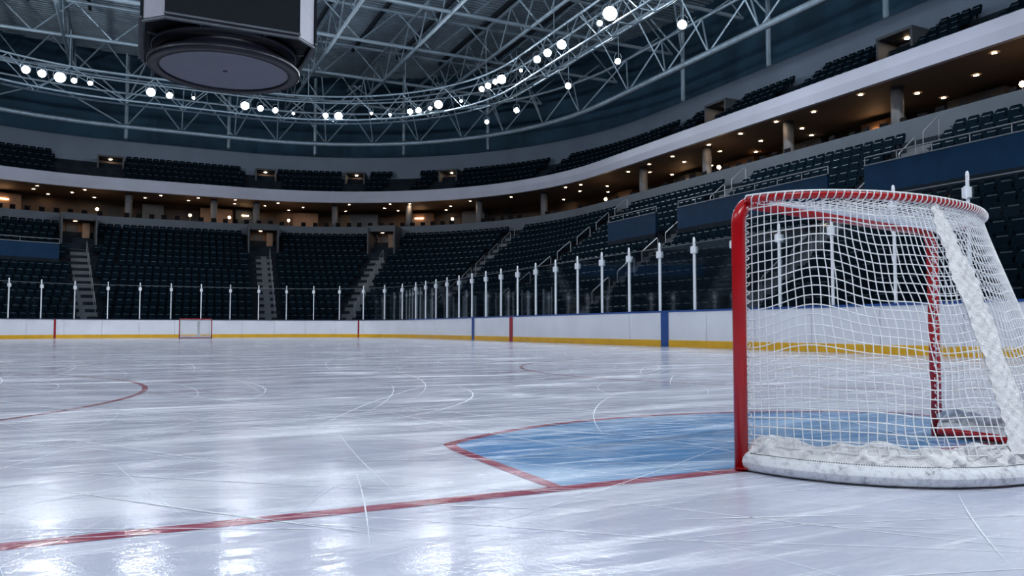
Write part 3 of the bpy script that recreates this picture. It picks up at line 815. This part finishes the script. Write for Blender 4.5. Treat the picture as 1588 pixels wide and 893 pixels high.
for t in slots:
    Zc, tier, i, s, q, rz, v_ = t
    if id(t) in pick:
        root = empty('arena_seat', q, rz); kk = (i, block(s)); seen_n[kk] = seen_n.get(kk, 0)+1
        tag(root, 'dark seat, %s row, right stand, %s, %s from the right' % (RN[i], block(s), nth(seen_n[kk])), 'seat', 'arena seats of the right stand')
        link('backrest', back_me, root); link('seat_pan', pan_me, root); link('bracket', leg_me, root)
    else:
        Mz = Matrix.Translation(q) @ Matrix.Rotation(rz, 4, 'Z')
        for vv, ff, mi in tmpl:
            b0 = len(bulk.v); bulk.v.extend(Mz @ Vector(p) for p in vv)
            for f, c_ in zip(ff, mi): bulk.cur = c_; bulk.face(tuple(b0+k_ for k_ in f))
o = bulk.build('arena_seats', ['seat', 'seat_glint', 'seat_metal'])
tag(o, 'long rows of dark navy seats filling the far and upper stands', 'seats', 'arena seats of the far stands', 'stuff')

# ------------------------------------------------------------------ concourse fittings
def where(s):
    if s < LS*0.45: return 'on the right stand above the goal'
    if s < LS: return 'on the right stand beyond the goal'
    if s < LS+AR: return 'round the right corner'
    if s < LS+AR+LE: return 'across the far end'
    return 'at the far left'
dl = MB(); dl.cur = 1; dl.disc((0, 0, -0.012), 0.105, 12, (0, 0, -1)); dl.cur = 0; dl.lathe([(0.105, -0.012), (0.12, -0.03), (0.15, -0.02), (0.155, 0.0)], 12)
dl_me = dl.mesh('downlight', ['column_grey', 'downlight'])
rd = random.Random(11)
cnt = {}
def num(*k_):
    cnt[k_] = cnt.get(k_, 0)+1; return nth(cnt[k_])
for d, stp, ln in ((14.7, 2.9, 'front'), (16.6, 3.4, 'middle'), (18.6, 4.3, 'back')):
    for s in svis(d, stp):
        if rd.random() < 0.18: continue
        s2 = s + rd.uniform(-0.4, 0.4); q = P(s2, d+rd.uniform(-0.25, 0.25), 11.71)
        o = link('downlight', dl_me); o.location = q
        tag(o, 'warm downlight, %s in the %s line %s' % (num('dl', ln, where(s2)), ln, where(s2)), 'downlight', 'concourse downlights %s' % where(s2))
col_me = MB().tube([(0, 0, 0), (0, 0, 3.0)], 0.28, 12).mesh('shaft', 'column_grey', True)
colb_me = MB().lathe([(0.36, 0.0), (0.36, 0.12), (0.28, 0.16)], 12).mesh('base', 'column_grey')
for i, s in enumerate(svis(14.5, 6.6)):
    root = empty('concourse_column', P(s, 15.1, 8.72)); tag(root, 'round grey concourse column %s, %s from the right' % (where(s), num('col', where(s))), 'column', 'concourse columns %s' % where(s))
    link('shaft', col_me, root); link('base', colb_me, root)
# partition walls and lit kiosks on the back of the concourse
ks = svis(17.5, 5.2)
for i, s in enumerate(ks):
    p, nn, _ = loc(s+1.2); rz = math.atan2(nn.y, nn.x)-math.pi/2; q = p+nn*18.3
    wd = rd.uniform(1.6, 3.0)
    root = empty('kiosk', (q.x, q.y, 8.72), rz); tag(root, '%s concourse kiosk %s, %s from the right' % ('brown' if i % 2 else 'dark grey', where(s), num('kiosk', where(s))), 'kiosk', 'concourse kiosks %s' % where(s))
    MB().box((0, 0.45, 1.35), (wd, 0.9, 2.7)).build('body', 'portal_warm' if i % 2 else 'portal_grey', root)
    MB().box((0, -0.12, 1.0), (wd*0.9, 0.3, 0.08)).build('counter', 'portal_grey', root)
    if i % 3 == 0: MB().box((0, -0.05, 2.2), (wd*0.35, 0.06, 0.07)).build('lamp', 'warm_lamp', root)
# high stools along the parapet
st = MB(); st.box((0, 0, 0.78), (0.40, 0.38, 0.06)); st.box((0, 0.19, 1.05), (0.40, 0.05, 0.46))
for sx in (-0.17, 0.17):
    for sy_ in (-0.15, 0.15): st.tube([(sx, sy_, 0), (sx*0.9, sy_*0.9, 0.78)], 0.018, 5)
stool_me = st.mesh('stool', 'stool')
for s in svis(13.9, 0.95):
    if rd.random() < 0.22: continue
    p, nn, _ = loc(s); q = p+nn*(14.05+rd.uniform(-0.1, 0.2))
    o = link('bar_stool', stool_me); o.location = (q.x, q.y, 8.72); o.rotation_euler = (0, 0, math.atan2(nn.y, nn.x)-math.pi/2+rd.uniform(-0.4, 0.4))
    tag(o, 'dark stool behind the parapet %s, %s from the right' % (where(s), num('stool', where(s))), 'stool', 'concourse stools %s' % where(s))
# upper tier portals
for i, (s, wd) in enumerate(UPORT):
    p, nn, _ = loc(s); rz = math.atan2(nn.y, nn.x)-math.pi/2; q = p+nn*17.0
    root = empty('upper_portal', (q.x, q.y, 12.9), rz); tag(root, 'small dim exit portal among the upper tier seats, %s' % ('far left', 'right of the scoreboard disc', 'over the far corner', 'right of the far corner', 'left over the right stand', 'high over the right stand')[i], 'portal', 'upper tier portals')
    for sx in (-1, 1): MB().box((sx*wd/2, 0.6, 1.05), (0.12, 1.6, 2.1)).build('side_wall', 'portal_grey', root)
    MB().box((0, 0.6, 2.15), (wd+0.12, 1.6, 0.14)).build('lintel', 'portal_grey', root)
    MB().box((0, 1.35, 1.0), (wd, 0.1, 2.0)).build('back_wall', 'concourse_wall', root)
    MB().disc((0, 0.8, 2.05), 0.12, 10, (0, 0, -1)).build('lamp', 'downlight', root)
# bench partition behind the right-hand boards
bp_ = empty('bench_partition', P(34, 1.7, 0.25)); tag(bp_, 'lower glass partition behind the players bench on the right side', 'partition')
for i in range(12):
    s = 26+i*1.6; q = P(s, 1.75, 0.25)
    bar('post', q, (q.x, q.y, 2.62), 0.03, 'rail', bp_, n=6)
    if i < 11:
        rows = [[P(t_, d, z)-bp_.location for d, z in ((1.74, 0.9), (1.74, 2.55), (1.76, 2.55), (1.76, 0.9))] for t_ in (s+0.04, s+1.56)]
        MB().grid(rows).build('glass_pane', 'glass', bp_)
# small globe lamps on the tables behind the parapet
gl = MB(); gl.cur = 0; gl.lathe([(0.11, 0.0), (0.11, 0.03), (0.02, 0.05), (0.02, 0.45)], 10)
gl.cur = 1; gl.lathe([(0.02, 0.42), (0.09, 0.47), (0.12, 0.55), (0.09, 0.63), (0.0, 0.67)], 10)
gl_me = gl.mesh('table_lamp', ['column_grey', 'warm_lamp'])
tb = MB(); tb.box((0, 0, 0.98), (0.9, 0.6, 0.05)); tb.box((0, 0, 0.5), (0.1, 0.1, 0.95)); tb.box((0, 0, 0.02), (0.5, 0.5, 0.04))
tb_me = tb.mesh('high_table', 'stool')
col_s = svis(14.5, 6.6)
for i, s in enumerate(svis(15.0, 5.9)):
    if any(abs(s+1.7-c_) < 0.95 for c_ in col_s): s += 1.1
    if any(abs(s+1.7-c_) < 0.95 for c_ in col_s): continue
    p, nn, _ = loc(s+1.7); q = p+nn*(14.95+rd.uniform(-0.1, 0.5)); rz = math.atan2(nn.y, nn.x)-math.pi/2
    o = link('high_table', tb_me); o.location = (q.x, q.y, 8.72); o.rotation_euler = (0, 0, rz)
    tag(o, 'dark high table %s, %s from the right' % (where(s), num('tab', where(s))), 'table', 'concourse tables %s' % where(s))
    if i % 3 == 2: continue
    o = link('table_lamp', gl_me); o.location = (q.x, q.y, 9.73)
    tag(o, 'glowing table lamp %s, %s from the right' % (where(s), num('tl', where(s))), 'table lamp', 'concourse table lamps %s' % where(s))
